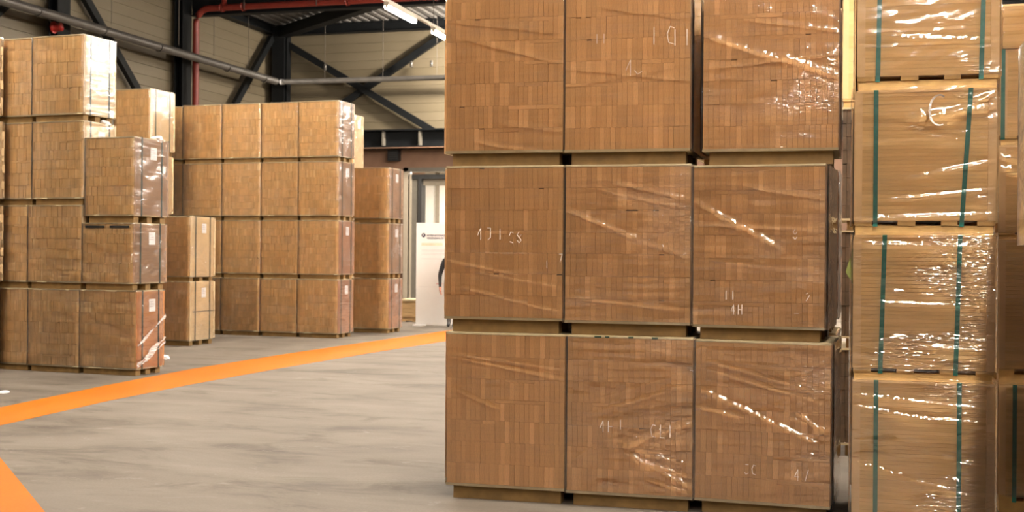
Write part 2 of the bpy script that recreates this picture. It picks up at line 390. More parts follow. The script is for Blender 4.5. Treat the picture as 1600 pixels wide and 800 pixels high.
# ------------------------------------------------------------------ pipes, bell, box on the walls
dk = thing('ventilation_duct', 'long grey round duct along the beige side wall', 'duct', (-18.6, 0, 7.22))
MB().tube([(0, 8, -.03), (0, 36.85, .03)], .115, 14).build('tube', 'steel_grey', dk, True)
for y in (24.6, 27.2, 29.8, 33.6, 36): MB().tube([(0, y-.03, 0), (0, y+.03, 0)], .127, 14).build('joint_ring', 'steel_grey', dk, True)
for y in (25.2, 27.9, 31.2, 33.2, 35.4): MB().box(-.25, -.238, y, y+.012, .3, ZC-7.42).build('hanger_rod', 'rod', dk)
d2 = thing('ventilation_duct', 'thin grey duct along the end wall with a bright end cap', 'duct', (-18.75, 37.75, 7.36))
MB().tube([(0, 0, 0), (9, 0, -.05)], .085, 12).build('tube', 'steel_grey', d2, True)
MB().tube([(-.12, 0, 0), (0, 0, 0)], .09, 12).build('end_cap', 'paper', d2, True)
for xx in (1.5, 4.6, 5.3): MB().tube([(xx, .05, .35), (xx, .05, .55)], .05, 8).build('spray_head', 'steel_grey', d2, True)
for xx in (1.5, 3.6, 5.5): MB().box(xx, xx+.012, 0, .012, .05, ZC-7.36).build('hanger_rod', 'rod', d2)
rp = thing('sprinkler_pipe', 'red sprinkler pipe hung along the dark roof beam', 'pipe', (-18.95, 32.2, 8.76))
bend = [(.5-.42*math.cos(a), 0, -.42+.42*math.sin(a)) for a in [PI/2*i/6 for i in range(7)]]
MB().tube([(.08, 0, -8.7), (.08, 0, -.42)]+bend[1:]+[(40, 0, .02)], .095, 12).build('tube', 'red', rp, True)
MB().tube([(1.0, 0, 0), (1.0, 0, .57)], .08, 10).build('riser', 'red', rp, True)
for xx in (.9, 1.6, 4.9, 7.6): MB().tube([(xx, 0, 0), (xx+.08, 0, 0)], .125, 12).build('coupling', 'red', rp, True)
for xx in (1.7, 4.0, 7.7): MB().box(xx, xx+.03, -.11, -.10, -.1, .55).build('hanger_strap', 'steel_grey', rp)
bl = thing('alarm_bell', 'small round red alarm sounder under the grey duct', 'alarm', (-19.15, 25.95, 7.1))
bb = MB(); bb.tube([(.0, 0, 0), (.12, 0, 0), (.17, 0, 0), (.20, 0, 0)], .105, 14).build('body', 'bell', bl, True)
MB().tube([(-.02, 0, 0), (0, 0, 0)], .15, 14).build('back_plate', 'bell', bl)
for dy in (-.08, .12): MB().box(-.1, -.08, dy, dy+.05, -2.6, -.08).build('cable', 'steel', bl)
MB().tube([(-.05, -.05, .1), (.0, -.2, .18), (.05, -.24, .32)], .02, 6).build('cable', 'rod', bl)
sp = thing('junction_box', 'small black box under the dark beam on the brown wall', 'box', (-14.95, 38.36, 4.66))
MB().box(-.2, .2, -.12, .1, 0, .36).build('body', 'black', sp)
for z in (.06, .13, .2, .27): MB().box(-.15, .15, -.13, -.12, z, z+.03).build('grille_bar', 'frame_dark', sp)

# ------------------------------------------------------------------ pack builders
unit = MB().box(-.5, .5, -.5, .5, -.5, .5)
strip_me = []
for q in range(3):                                       # strip end: box with eased front edges
    m = MB(); e = .03; b = .004
    m.v = [(-.5, -.5+b*0, -.5), (.5, -.5, -.5), (.5, -.5, .5), (-.5, -.5, .5), (-.5, .5, -.5), (.5, .5, -.5), (.5, .5, .5), (-.5, .5, .5)]
    m.f = [(0, 1, 2, 3), (5, 4, 7, 6), (1, 0, 4, 5), (3, 2, 6, 7), (0, 3, 7, 4), (2, 1, 5, 6)]
    strip_me.append(m.mesh('strip', 'strip'))

def strip_layout(wd, h, rows, n, rng, flat=.35):
    """list of (x0,x1,z0,z1) that fills wd x h with rows of upright strips and some flat fillers"""
    out = []; z = 0; hs = [1+rng.uniform(-.05, .05) for _ in range(rows)]; k = h/sum(hs)
    for r in range(rows):
        rh = hs[r]*k; segs = []; i = 0
        cuts = [0]; 
        for j in range(n): cuts.append(cuts[-1]+1+rng.uniform(-.09, .09))
        cuts = [c*wd/cuts[-1] for c in cuts]
        fl0, fl1 = (-1, -1)
        if rng.random() < flat:
            fl0 = rng.randrange(0, n-6); fl1 = fl0+rng.randrange(6, 14)
        dip = rng.uniform(.012, .02)
        for j in range(n):
            top = rh
            if fl0 <= j < fl1: top = rh-dip-.008
            if rng.random() < .02: top = min(top, rh-.006)
            out.append((cuts[j], cuts[j+1], z, z+top))
        if fl0 >= 0:
            a, b = cuts[fl0], cuts[min(fl1, n)]
            c = a+(b-a)*rng.uniform(.35, .65)
            out.append((a, c, z+rh-dip-.008, z+rh)); out.append((c, b, z+rh-dip-.008, z+rh))
        z += rh
    return out

def stuff_strips(seed, rows=7, n=24):
    rng = random.Random(seed); m = MB(); g = .0012
    for (x0, x1, z0, z1) in strip_layout(1, 1, rows, n, rng):
        py = rng.uniform(-.007, .007)
        m.box(x0-.5+g, x1-.5-g, -.5+py, .5, z0+g, z1-g)
    return m.mesh('strips', 'strips')
STUFF = [stuff_strips(s, r, n) for s, r, n in ((1, 7, 24), (2, 7, 25), (3, 8, 24), (4, 6, 22))]

def film_mesh(wd, L, h, nx, ny, nz, amp, seed, mat, ridges=(), off=.010, z0=0):
    """film tube round a pack: displaced grid; ridges are bunched folds (x0,z0,x1,z1,width,height) on the front face in metres"""
    m = MB(); ring = []
    a, b = wd/2+off, L/2+off; c = .012
    for i in range(nx+1): ring.append((-a+c+(2*a-2*c)*i/nx, -b, 0, -1))
    for i in range(1, ny): ring.append((a, -b+c+(2*b-2*c)*i/ny, 1, 0))
    for i in range(nx, -1, -1): ring.append((-a+c+(2*a-2*c)*i/nx, b, 0, 1)) if i % 4 == 0 or nx < 20 else None
    for i in range(ny-1, 0, -1): ring.append((-a, -b+c+(2*b-2*c)*i/ny, -1, 0))
    n = len(ring); sv = Vector((seed*7.3, seed*3.1, seed*1.7))
    for k in range(nz+1):
        z = z0+h*k/nz
        for (x, y, u, v) in ring:
            dsp = amp*noise.noise(Vector((x*5, y*5, z*16))+sv)+amp*.6*noise.noise(Vector((x*14, y*14, z*30-x*9))+sv)
            if v == -1:
                for (rx0, rz0, rx1, rz1, rw, rh) in ridges:
                    dx, dz = rx1-rx0, rz1-rz0; ll = dx*dx+dz*dz
                    tt = ((x-rx0)*dx+(z-rz0)*dz)/ll
                    if -.02 < tt < 1.02:
                        q = math.sqrt(ll); dist = ((x-rx0)*dz-(z-rz0)*dx)/q
                        wv = rw*(1+.5*noise.noise(Vector((tt*9, seed, 0)))); dist += .006*noise.noise(Vector((tt*14, seed, 3)))
                        ed = min(1, 6*min(tt+.02, 1.02-tt))
                        dsp += rh*ed*math.exp(-(dist/wv)**2)*(1+.6*noise.noise(Vector((tt*26, seed, 1))))
            dsp = max(dsp, -off*.7)
            m.v.append((x+u*dsp, y+v*dsp, z))
    for k in range(nz):
        for i in range(n):
            m.f.append((k*n+i, k*n+(i+1) % n, (k+1)*n+(i+1) % n, (k+1)*n+i))
    return m.mesh('stretch_wrap', mat, True)
FAR_FILM = [film_mesh(1, 1, 1, 14, 10, 18, .010, s, 'film_far', off=.012) for s in (11, 12, 13)]

def strap_loop(parent, y, wd, z0, z1, mat='strap', b=.014):
    m = MB(); t = .002; a = wd/2+.004
    m.box(-a-t, -a, y-b, y+b, z0-t, z1+t).box(a, a+t, y-b, y+b, z0-t, z1+t).box(-a, a, y-b, y+b, z1, z1+t).box(-a, a, y-b, y+b, z0-t, z0)
    return m.build('strap', mat, parent)
def strap_front(parent, x, L, z0, z1, lean=0, mat='strap_green', b=.0125):
    m = MB(); t = .002; a = L/2+.006
    for s in (-1, 1):
        y0, y1 = sorted((s*a, s*(a+t)))
        T = Matrix.Shear('XY', 4, (0, 0)) if False else None
        k = len(m.v)
        p = [(x-b-lean, y0, z0), (x+b-lean, y0, z0), (x+b-lean, y1, z0), (x-b-lean, y1, z0), (x-b, y0, z1), (x+b, y0, z1), (x+b, y1, z1), (x-b, y1, z1)]
        m.v += p; m.f += [tuple(k+i for i in q) for q in ((0, 3, 2, 1), (4, 5, 6, 7), (0, 1, 5, 4), (1, 2, 6, 5), (2, 3, 7, 6), (3, 0, 4, 7))]
    m.box(x-b, x+b, -a, a, z1, z1+t)
    return m.build('strap', mat, parent)

STROKES = {'1': [[(0, 0), (0, 1)]], '2': [[(0, .85), (.3, 1), (.5, .7), (0, 0), (.5, 0)]], '4': [[(.35, 0), (.35, 1), (0, .35), (.5, .35)]],
           '7': [[(0, 1), (.5, 1), (.15, 0)]], 'L': [[(0, 1), (0, 0), (.4, 0)]], 'J': [[(.1, 1), (.5, 1), (.5, .15), (.2, 0), (0, .2)]],
           'C': [[(.5, .9), (.2, 1), (0, .6), (.1, .1), (.5, 0)]], 'H': [[(0, 0), (0, 1)], [(.45, 0), (.45, 1)], [(0, .5), (.45, .5)]], '8': [[(.25, .5), (0, .75), (.25, 1), (.5, .75), (.25, .5), (0, .25), (.25, 0), (.5, .25), (.25, .5)]]}
def marks(parent, L, items, rng, mat='chalk', th=.0042):
    """hand-written marker figures on the film of the front face: (text, x, z, size)"""
    m = MB(); y = -L/2-.017
    for text, x, z, s in items:
        for ch in text:
            for line in STROKES.get(ch, []):
                for (p, q) in zip(line, line[1:]):
                    if rng.random() < .15: continue
                    a = (x+p[0]*s*.8, y, z+p[1]*s); b = (x+q[0]*s*.8, y, z+q[1]*s)
                    m.bar(a, b, th*rng.uniform(.6, 1.3), .001, (0, 1, 0))
            x += s*.75
    return m.build('marker_writing', mat, parent, kind='stuff')

def pack_frame(label, group, x, y, ang, z0, wd, L, zb, zt, bearer='bearer', inset=(.04, .03), name='strip_pack'):
    """Empty, three skids, base and top boards. (x,y) is the centre of the front face at the floor; returns (root, inner bottom, inner top)"""
    c = Vector((x, y, 0))+Matrix.Rotation(ang, 3, 'Z') @ Vector((0, L/2, 0))
    o = thing(name, label, 'pack', (c.x, c.y, z0), ang, group)
    bz = zb-z0; tz = zt-z0
    for yy in (-L/2+.035, -.05, L/2-.135):
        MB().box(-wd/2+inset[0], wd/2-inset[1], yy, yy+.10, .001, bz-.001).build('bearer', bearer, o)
    MB().box(-wd/2, wd/2, -L/2-.006, L/2, bz, bz+.016).build('base_board', 'pale', o)
    MB().box(-wd/2, wd/2, -L/2-.006, L/2, tz-.014, tz).build('top_board', 'pale', o)
    return o, bz+.016, tz-.014

def add_label(o, wd, L, tz, y=.02, drop=.1, sz=(.13, .16)):
    lb = MB().box(wd/2+.004, wd/2+.006, y-sz[0]/2, y+sz[0]/2, tz-drop-sz[1], tz-drop).build('label_sheet', 'paper', o)
    m = MB()
    for i in range(3):
        m.box(wd/2+.006, wd/2+.0065, y-sz[0]*.4, y+sz[0]*(.1+.06*(i*7 % 4)), tz-drop-.04-i*.03, tz-drop-.03-i*.03)
    m.build('label_print', 'print', lb, kind='stuff')

def near_pack(label, x, y, ang, z0, zb, zt, wd, L, seed, n=24, rows=7, ridges=(), text=(), side='side_brown', film_on=True, film_mat='film', flat=.4):
    o, b, t = pack_frame(label, 'board strip packs in the tall stack beside the aisle', x, y, ang, z0, wd, L, zb, zt)
    rng = random.Random(seed); g = .0005
    for (x0, x1, a0, a1) in strip_layout(wd-.004, t-b, rows, n, rng, flat):
        py = rng.uniform(-.0022, .0022)+(-.006 if rng.random() < .04 else 0)
        put('strip', strip_me[0], o, loc=((x0+x1)/2-wd/2+.002, py/2, b+(a0+a1)/2), scale=(x1-x0-2*g, L-py, a1-a0-2*g))
    MB().box(wd/2-.001, wd/2+.005, -L/2+.02, L/2, b, t).build('side_board', side, o)
    put('stretch_wrap', film_mesh(wd+.01, L, t-b+.03, 110, 30, 110, (.0012 if film_mat == 'film' else .0018), seed, film_mat, ridges, .012, b-.016), o)
    if text: marks(o, L, text, rng)
    return o

# ---- the tall stack of brown strip packs beside the aisle: 3 columns x 3 tiers
FX, FY, FA = -2.50, 7.51, R(1.0)
def fpos(s, t=0): 
    return FX+s*math.cos(FA)-t*math.sin(FA), FY+s*math.sin(FA)+t*math.cos(FA)
def nfront(label, s0, s1, z0, zb, zt, seed, ang=1.0, t=0, L=.72, **k):
    x, y = fpos((s0+s1)/2, t); return near_pack(label, x, y, R(ang), z0, zb, zt, s1-s0, L, seed, **k)
# ridges in pack coordinates: x from -w/2..w/2, z from pack base
nfront('bottom pack of the stack column standing beside the open floor', -.048, .738, 0, .088, 1.083, 21, text=(), ridges=((-.39, .93, .39, .80, .008, .006), (-.39, .95, .39, .86, .006, .005), (-.35, .72, .0, .58, .008, .006)))
nfront('bottom pack of the middle column, green marker on its top edge, crumpled film low down', .752, 1.546, 0, .082, 1.083, 22, film_mat='film_mid_low',
       ridges=((-.05, .38, .39, .56, .012, .016), (-.03, .36, .39, .16, .008, .012), (.0, .33, .39, .22, .007, .010), (.05, .36, .39, .30, .006, .009), (-.2, .60, .39, .80, .010, .005), (-.2, .68, .39, .88, .008, .004), (-.37, .28, -.2, .40, .006, .008), (.1, .2, .39, .12, .006, .008)),
       text=(('4H', -.18, .48, .07), ('11', -.05, .5, .06), ('CL1', .14, .46, .08)))
nfront('bottom pack next to the dark gap, with glinting diagonal film folds', 1.558, 2.372, 0, .078, 1.073, 23, ang=-3, film_mat='film_mid_low', t=.0,
       ridges=((-.40, .78, .35, .46, .010, .012), (.2, .66, .40, .52, .008, .010), (-.36, .95, .40, .76, .008, .005), (-.36, .90, .40, .70, .008, .005), (-.4, .66, -.1, .6, .01, .01), (.15, .62, .4, .55, .006, .009)),
       text=(('JC', -.1, .26, .06), ('47', .2, .24, .07)))
nfront('middle-tier pack of the column beside the open floor, greyed by film, faint figures', -.061, .716, 1.084, 1.168, 2.160, 24, film_mat='film',
       ridges=((-.38, .47, .1, .38, .008, .005), (-.3, .30, .39, .14, .008, .005), (-.2, .40, .39, .30, .007, .004)), text=(('4J', -.17, .6, .075), ('1', -.02, .6, .07), ('C8', .04, .58, .07), ('1', .29, .42, .05), ('7', .37, .46, .05)))
nfront('middle-tier pack of the middle column with sparkling film dots', .732, 1.525, 1.083, 1.160, 2.160, 25, film_mat='film_mid',
       ridges=((-.39, .80, .1, .60, .009, .009), (.1, .60, .39, .5, .008, .006), (-.1, .97, .39, .86, .008, .006), (-.37, .24, .39, .17, .008, .006), (-.2, .93, .39, .80, .007, .005)))
nfront('middle-tier pack next to the dark gap with white hand-written figures', 1.538, 2.332, 1.074, 1.150, 2.150, 26, ang=-3.5, film_mat='film_mid', t=.0,
       ridges=((-.39, .86, .15, .56, .009, .012), (-.39, .72, .39, .68, .008, .006), (-.1, .95, .39, .87, .008, .006), (-.39, .5, .39, .42, .007, .004)),
       text=(('11', -.19, .25, .055), ('4H', -.16, .16, .06), ('1', .19, .25, .055), ('4', .22, .15, .07), ('2', .29, .25, .05), ('8', .21, .62, .06)))
nfront('top pack of the column beside the open floor, strips in many tones', -.070, .712, 2.161, 2.243, 3.262, 27, flat=.8,
       ridges=((-.3, .84, .35, .66, .01, .006), (-.39, .95, .39, .84, .008, .005), (-.05, .28, .39, .22, .008, .006), (-.2, .16, .39, .06, .007, .006)))
nfront('top pack of the middle column with large looping marker figures', .723, 1.517, 2.161, 2.240, 3.25, 28,
       ridges=((-.2, 1.0, .39, .9, .008, .005), (-.39, .62, .39, .52, .008, .005), (-.39, .50, .39, .62, .007, .004)), text=(('1C', .17, .74, .11), ('11', .30, .73, .1), ('14', -.08, .55, .1), ('J', .05, .56, .12), ('11', -.19, .76, .06)))
nfront('top pack above the dark gap, pushed over sideways, film fold across it', 1.592, 2.404, 2.151, 2.232, 3.222, 29, ang=.5, film_mat='film_mid',
       ridges=((-.39, .80, .1, .62, .010, .012), (.05, .66, .40, .52, .012, .014), (-.39, .60, .40, .66, .008, .006), (-.2, .9, .4, .8, .008, .005)))
for o in list(D.objects):
    if o.get('label', '').startswith('bottom pack of the middle column'):
        m = MB(); L = .72
        for xx, w2 in ((-.20, .022), (-.14, .014), (.01, .016), (.16, .018)):
            m.box(xx-w2, xx+w2, -L/2-.0085, -L/2-.0065, .985+.084, .997+.084)
        m.build('marker_writing', 'green_pen', o, kind='stuff')

def far_pack(label, group, x, y, ang, z0, zb, zt, wd, L, var=0, face=None, side='side_tan', film_on=True, label_sheet=True, straps=True, tuft=False, rowlines=False, slots=False):
    o, b, t = pack_frame(label, group, x, y, ang, z0, wd, L, zb, zt)
    sm = STUFF[var % 4]
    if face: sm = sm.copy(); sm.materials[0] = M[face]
    put('strips', sm, o, 'stuff', loc=(0, .004, b), scale=(wd-.004, L-.008, t-b))
    if side == 'side_layer':
        m = MB(); n = 9; hh = (t-b)/n
        for i in range(n): m.box(wd/2-.001, wd/2+.005+.004*(i % 2), -L/2+.004+.01*((i*5) % 3), L/2-.006*((i*7) % 3), b+i*hh+.001, b+(i+1)*hh-.001)
        m.build('side_layers', side, o, kind='stuff')
    else:
        MB().box(wd/2-.001, wd/2+.006, -L/2+.004, L/2, b, t).build('side_board', side, o)
    if straps:
        for yy in (-L*.30, L*.28): strap_loop(o, yy, wd+.012, b-.017, t+.015)
    if label_sheet: add_label(o, wd+.006, L, t, y=.03)
    if film_on: put('stretch_wrap', FAR_FILM[var % 3], o, loc=(0, 0, b-.016), scale=(wd+.005, L, t-b+.03))
    if slots:
        m = MB()
        for s in (-1, 1): m.box(s*wd*.24-wd*.19, s*wd*.24+wd*.19, -L/2-.009, -L/2-.0062, t-.052, t-.022)
        m.build('hand_slot', 'black', o, kind='stuff')
    if tuft:
        bm = bmesh.new(); bmesh.ops.create_icosphere(bm, subdivisions=3, radius=.075)
        for v in bm.verts:
            v.co *= 1+.55*noise.noise(v.co*22+Vector((var, 2, label.__len__()))); v.co.z *= .6
            v.co += Vector((wd/2-.04, L*.22, t+.02))
        me = D.meshes.new('film_tuft'); bm.to_mesh(me); bm.free(); me.materials.append(M['paper'])
        put('film_tuft', me, o)
    return o

def on(P, ang, s, t=0):
    a = R(ang); return P[0]+s*math.cos(a)-t*math.sin(a), P[1]+s*math.sin(a)+t*math.cos(a)
def place(label, group, P, ang, s0, s1, z, L, t=0, **k):
    x, y = on(P, ang, (s0+s1)/2, t)
    return far_pack(label, group, x, y, R(ang), z[0], z[1], z[2], s1-s0, L, **k)

TZ = [(0, .080, 1.082), (1.083, 1.168, 2.173), (2.174, 2.256, 3.262), (3.263, 3.346, 4.376)]
TN = ['bottom', 'second', 'third', 'top']

# second column line behind the tall stack
for i, (z, s0, s1) in enumerate(zip(TZ[:2]+[(2.174, 2.256, 3.40)], (1.52, 1.52, 1.47), (2.40, 2.40, 2.30))):
    x, y = fpos((s0+s1)/2, .86)
    far_pack(f'shaded {TN[i] if i < 2 else "uppermost"} pack in the gap behind the tall stack', 'packs behind the tall stack', x, y, R(-1), *z, s1-s0, .72, var=i, side='side_red', label_sheet=False, straps=False)

# ---- far-left corner stack (col 0..2)
PL, AL = (-9.53, 13.567), -4
gl = 'strip packs in the stack by the long orange stripe'
for i, (s0, s1) in enumerate(((-1.74, -.918), (-1.75, -.925), (-1.70, -.868), (-1.71, -.878))):
    place(f'{TN[i]} tier strip pack with a dark gap beside it, second column from the frame edge', gl, PL, AL, s0, s1, TZ[i], .64, .03, var=i+1, side='side_tan', label_sheet=False, straps=False)
bl_ = ['bottom strip pack in the four-high column, film bunched at its side edge', 'second strip pack from the floor in the four-high column, beside the slotted pack',
       'third strip pack up in the four-high column, white film over its bright side', 'topmost strip pack of the four-high column, pale side with white label']
for i, (s0, s1) in enumerate(((-.903, -.082), (-.914, -.056), (-.852, -.034), (-.863, -.042))):
    place(bl_[i], gl, PL, AL, s0, s1, TZ[i], .64, 0, var=i, side='side_tan', tuft=(i == 2))
po = place('bottom strip pack with orange-brown side and torn film, standing by the orange stripe', gl, PL, AL, -.076, .797, TZ[0], .58, 0, var=1, side='side_orange')
def side_fold(o, wd, t0, z0, t1, z1, wdt, seed):
    """bunched diagonal band of film lying on the side face"""
    m = MB(); n = 26; rg = random.Random(seed)
    for i in range(n+1):
        f = i/n; y = t0+(t1-t0)*f; z = z0+(z1-z0)*f
        for k in range(4):
            m.v.append((wd/2+.016+rg.uniform(0, .016), y+rg.uniform(-.006, .006), z+(k-1.5)*wdt*(.7+.5*math.sin(f*9+seed))+rg.uniform(-.008, .008)))
    for i in range(n):
        for k in range(3): m.f.append((i*4+k, i*4+4+k, i*4+5+k, i*4+1+k))
    m.build('film_fold', 'film_white', o, True)
side_fold(po, .873, -.29, .13, .29, .46, .030, 3); side_fold(po, .873, -.29, .10, .29, .40, .015, 4); side_fold(po, .873, -.28, .38, .29, .74, .014, 5)
place('low strip pack with two dark slots under its top board', gl, PL, AL, -.044, .742, (1.083, 1.166, 1.942), .70, 0, var=3, side='side_brown', slots=True)
place('strip pack with dark brown wrapped side on top of the slotted pack', gl, PL, AL, -.004, .750, (1.943, 2.030, 3.036), .72, 0, var=2, side='side_brown', tuft=True)
for i in range(4):
    s1 = (-1.30, -1.245, -1.235, -1.27)[i]
    place(f'{TN[i]} tier pack with pale layered side at the frame edge', gl, PL, AL, s1-.8, s1, TZ[i], .68, -.76, var=i, side='side_layer', label_sheet=False, straps=False)

# ---- d: four-high column behind the corner stack
PD, AD = (-11.1, 18.9), -2.5
gd = 'strip packs in the column between the two large stacks'
for i, z in enumerate(((0, .08, 1.07), (1.071, 1.15, 2.16), (2.161, 2.25, 3.294), (3.295, 3.375, 4.454))):
    place(('floor', 'second', 'third', 'highest')[i] + ' strip pack of the tall column, pale side, half hidden behind the corner stack', gd, PD, AD, -1.65, -.89 if i == 3 else -.91, z, .74, var=i+2, side='side_tan', label_sheet=(i == 3), straps=(i > 1))
PE = (-10.644, 18.05)
for i, z in enumerate(((0, .083, 1.077), (1.078, 1.15, 2.165))):
    o = place(('lower pack of the short two-high column with labels and cross strap', 'upper pack of the short two-high column with white label')[i], 'strip packs in the two-high column', PE, AD, -.83, -.012, z, .76, var=i+1, side='side_tan')
    if i == 0:
        MB().box(.414, .417, -.3, .38, .56, .575).build('strap', 'strap', o)

# ---- middle stack
PM, AM = (-9.094, 20.635), -2.5
gm = 'strip packs in the wide four-high stack'
cn = ['in the half-hidden first column', 'in the second column', 'in the third column', 'in the fourth column', 'in the end column with film-wrapped brown side']
for c, (s0, s1) in enumerate(((-4.22, -3.40), (-3.364, -2.50), (-2.493, -1.662), (-1.655, -.868), (-.862, -.03))):
    for i in range(4):
        z = TZ[i]; dz = .012*((c*3+i*5) % 3-1)
        place(f'{TN[i]} tier strip pack of the wide stack, {cn[c]}', gm, PM, AM, s0, s1, (z[0], z[1], z[2]), .65, (.12, .02, 0, .015, -.01)[c]+dz, var=c+i*2, side='side_red' if i < 2 else 'side_brown', label_sheet=(c == 4), straps=(c == 4))
PF = (-8.768, 22.295)
for i in range(3):
    place(('bottom', 'middle', 'top')[i] + ' strip pack of the narrow three-high column near the white banner', 'strip packs in the three-high column', PF, AM, -.82, -.02, (TZ[i][0], TZ[i][1], TZ[i][2]-.01), .66, var=i+1, side='side_red' if i == 0 else 'side_brown')
PG = (-9.1, 23.4)
for i in range(4):
    z = TZ[i]
    place(('floor', 'second', 'third', 'highest')[i] + ' pack of the column behind, pale side showing past the wide stack', 'packs in the column behind the wide stack', PG, AM, -1.78, -.957, (z[0], z[1], z[2]+(.08 if i == 3 else 0)), .5, var=i, side='side_tan', label_sheet=(i == 3), straps=False)

# ------------------------------------------------------------------ sheet packs with green straps
def sheet_pack(label, group, x, y, ang, z0, zb, zt, wd, L, seed, straps, film_mat='film_loose', res=110, ridges=(), guards=True, lay=34, mat='side_layer', pale=False):
    c = Vector((x, y, 0))+Matrix.Rotation(ang, 3, 'Z') @ Vector((0, L/2, 0))
    o = thing('sheet_pack', label, 'pack', (c.x, c.y, z0), ang, group)
    bz = zb-z0; tz = zt-z0; rng = random.Random(seed); a = wd/2
    # pallet: front and rear fascia boards with short deck blocks above
    if bz > .03:
        fh = bz*.66
        for yy in (-L/2+.006, -.05, L/2-.106): MB().box(-a+.008, a-.014, yy, yy+.10, .001, fh).build('pallet_bearer', 'pine', o)
        for x0, x1 in ((-a+.004, -a+.10), (-a+wd*.315, -a+wd*.44), (-a+wd*.62, -a+wd*.735), (a-.10, a-.006)):
            MB().box(x0, x1, -L/2-.004, L/2-.004, fh+.001, bz-.001).build('pallet_board', 'pine', o)
    m = MB(); hh = (tz-bz-.014)/lay
    for i in range(lay):
        jx, jy = rng.uniform(-.0025, .0025), rng.uniform(-.003, .001)
        m.box(-a+.012+jx, a-.012+jx, -L/2+.004+jy, L/2-.004, bz+i*hh+.0004, bz+(i+1)*hh-.0004)
    m.build('sheets', M['sheets'], o, kind='stuff')
    MB().box(-a+.002, a-.002, -L/2-.004, L/2, tz-.014, tz).build('top_sheet', 'guard', o)
    if guards:
        for s in (-1, 1):
            for q in (-1, 1):
                g = MB(); x0, x1 = sorted((s*(a-.045), s*(a+.0))); y0, y1 = sorted((q*(L/2+.001), q*(L/2-.004)))
                g.box(x0, x1, y0-(.004 if q < 0 else 0), y1, bz, tz-.015)
                x0, x1 = sorted((s*(a-.004), s*(a+.001))); y0, y1 = sorted((q*(L/2-.004), q*(L/2-.06)))
                g.box(x0, x1, y0, y1, bz, tz-.015)
                g.build('corner_guard', 'guard', o)
    for xs, lean in straps: strap_front(o, -a+wd*xs, L, bz*.6, tz+.001, lean)
    if film_mat:
        put('stretch_wrap', film_mesh(wd, L, tz-bz+.03, res, res//3, res, .0013, seed, film_mat, ridges, .016, bz-.012), o)
    return o
t = NT('sheet_edges'); t.b.inputs['Roughness'].default_value = .6
r = t.add('ShaderNodeNewGeometry').outputs['Random Per Island']
col = t.ramp(r, [(0, (.68, .425, .165)), (.5, (.74, .47, .19)), (1, (.80, .525, .225))])
col = t.mix('MULTIPLY', .6, col, t.ramp(t.noise(t.coords((2, 2, 30), rand=True), 1, 4), [(.3, (.85, .84, .82)), (.7, (1.06, 1.06, 1.06))]))
t.link(col, t.b.inputs['Base Color']); M['sheets'] = t.m

PR, AR = (-.0055, 7.28), .5
gr = 'green-strapped sheet packs in the stack beside the dark gap'
def rs(label, s0, s1, z, seed, straps, P=PR, group=gr, L=.95, t=0, **k):
    x, y = on(P, AR, (s0+s1)/2, t); return sheet_pack(label, group, x, y, R(AR), z[0], z[1], z[2], s1-s0, L, seed, straps, **k)
rs('lowest green-strapped sheet pack, long white glints in its film', 0, .770, (.0, .118, .884), 31, ((.17, 0), (.755, 0)), film_mat='film_loose_low', ridges=((-.38, .42, .30, .24, .006, .010), (-.38, .80, .38, .74, .008, .012), (-.3, .70, .38, .66, .006, .008), (-.38, .74, .1, .66, .006, .009)))
p3 = rs('green-strapped sheet pack second from the floor with crumpled film at its edge', 0, .767, (.885, .955, 1.716), 32, ((.225, .02), (.755, .02)), film_mat='film_loose_low', ridges=((-.38, .78, .38, .77, .012, .010), (-.3, .45, .38, .43, .006, .008), (0, .2, .38, .18, .01, .012), (.2, .7, .33, .3, .02, .010)))
p2 = rs('green-strapped sheet pack third from the floor with a loose white film loop', 0, .768, (1.717, 1.801, 2.546), 33, ((.155, .0), (.82, .045)), ridges=((-.1, .66, .38, .72, .02, .014), (.0, .62, .38, .80, .012, .012), (-.1, .32, .38, .42, .008, .008), (-.2, .2, .38, .26, .006, .006), (-.38, .09, .38, .12, .01, .008)))
rs('highest green-strapped sheet pack of the stack, its top out of view', .012, .778, (2.547, 2.628, 3.36), 34, ((.165, .012), (.895, .015)), film_mat='film_loose_top', ridges=((-.2, .3, .38, .26, .008, .010), (.1, .5, .38, .55, .008, .008)))
# loose film loop on the third pack
loop = []
for i in range(25):
    a = R(60+i*235/24); loop.append((.075+.065*math.cos(a)*.8, -.95/2-.04-.012*math.sin(i*.7), .705+.085*math.sin(a)))
lm = MB()
for i, q in enumerate(loop):
    wv = .004+.003*math.sin(i/24*PI)
    d = (Vector(loop[min(i+1, 24)])-Vector(loop[max(i-1, 0)])).normalized(); nx = Vector((-d.z, 0, d.x))*wv
    lm.v += [tuple(Vector(q)+nx), tuple(Vector(q)-nx+Vector((0, -.01, 0)))]
for i in range(24): lm.f.append((2*i, 2*i+1, 2*i+3, 2*i+2))
lm.build('film_loop', 'film_white', p2, True)
# green card wedged at the side of the second pack
lf = MB(); lf.v = [(-.385, -.46, .55), (-.385, -.44, .76), (-.425, -.45, .62), (-.386, -.455, .55), (-.386, -.435, .76), (-.426, -.445, .62)]
lf.f = [(0, 1, 2), (5, 4, 3), (0, 3, 4, 1), (1, 4, 5, 2), (2, 5, 3, 0)]
lf.build('card_tag', 'leaf_green', p3)

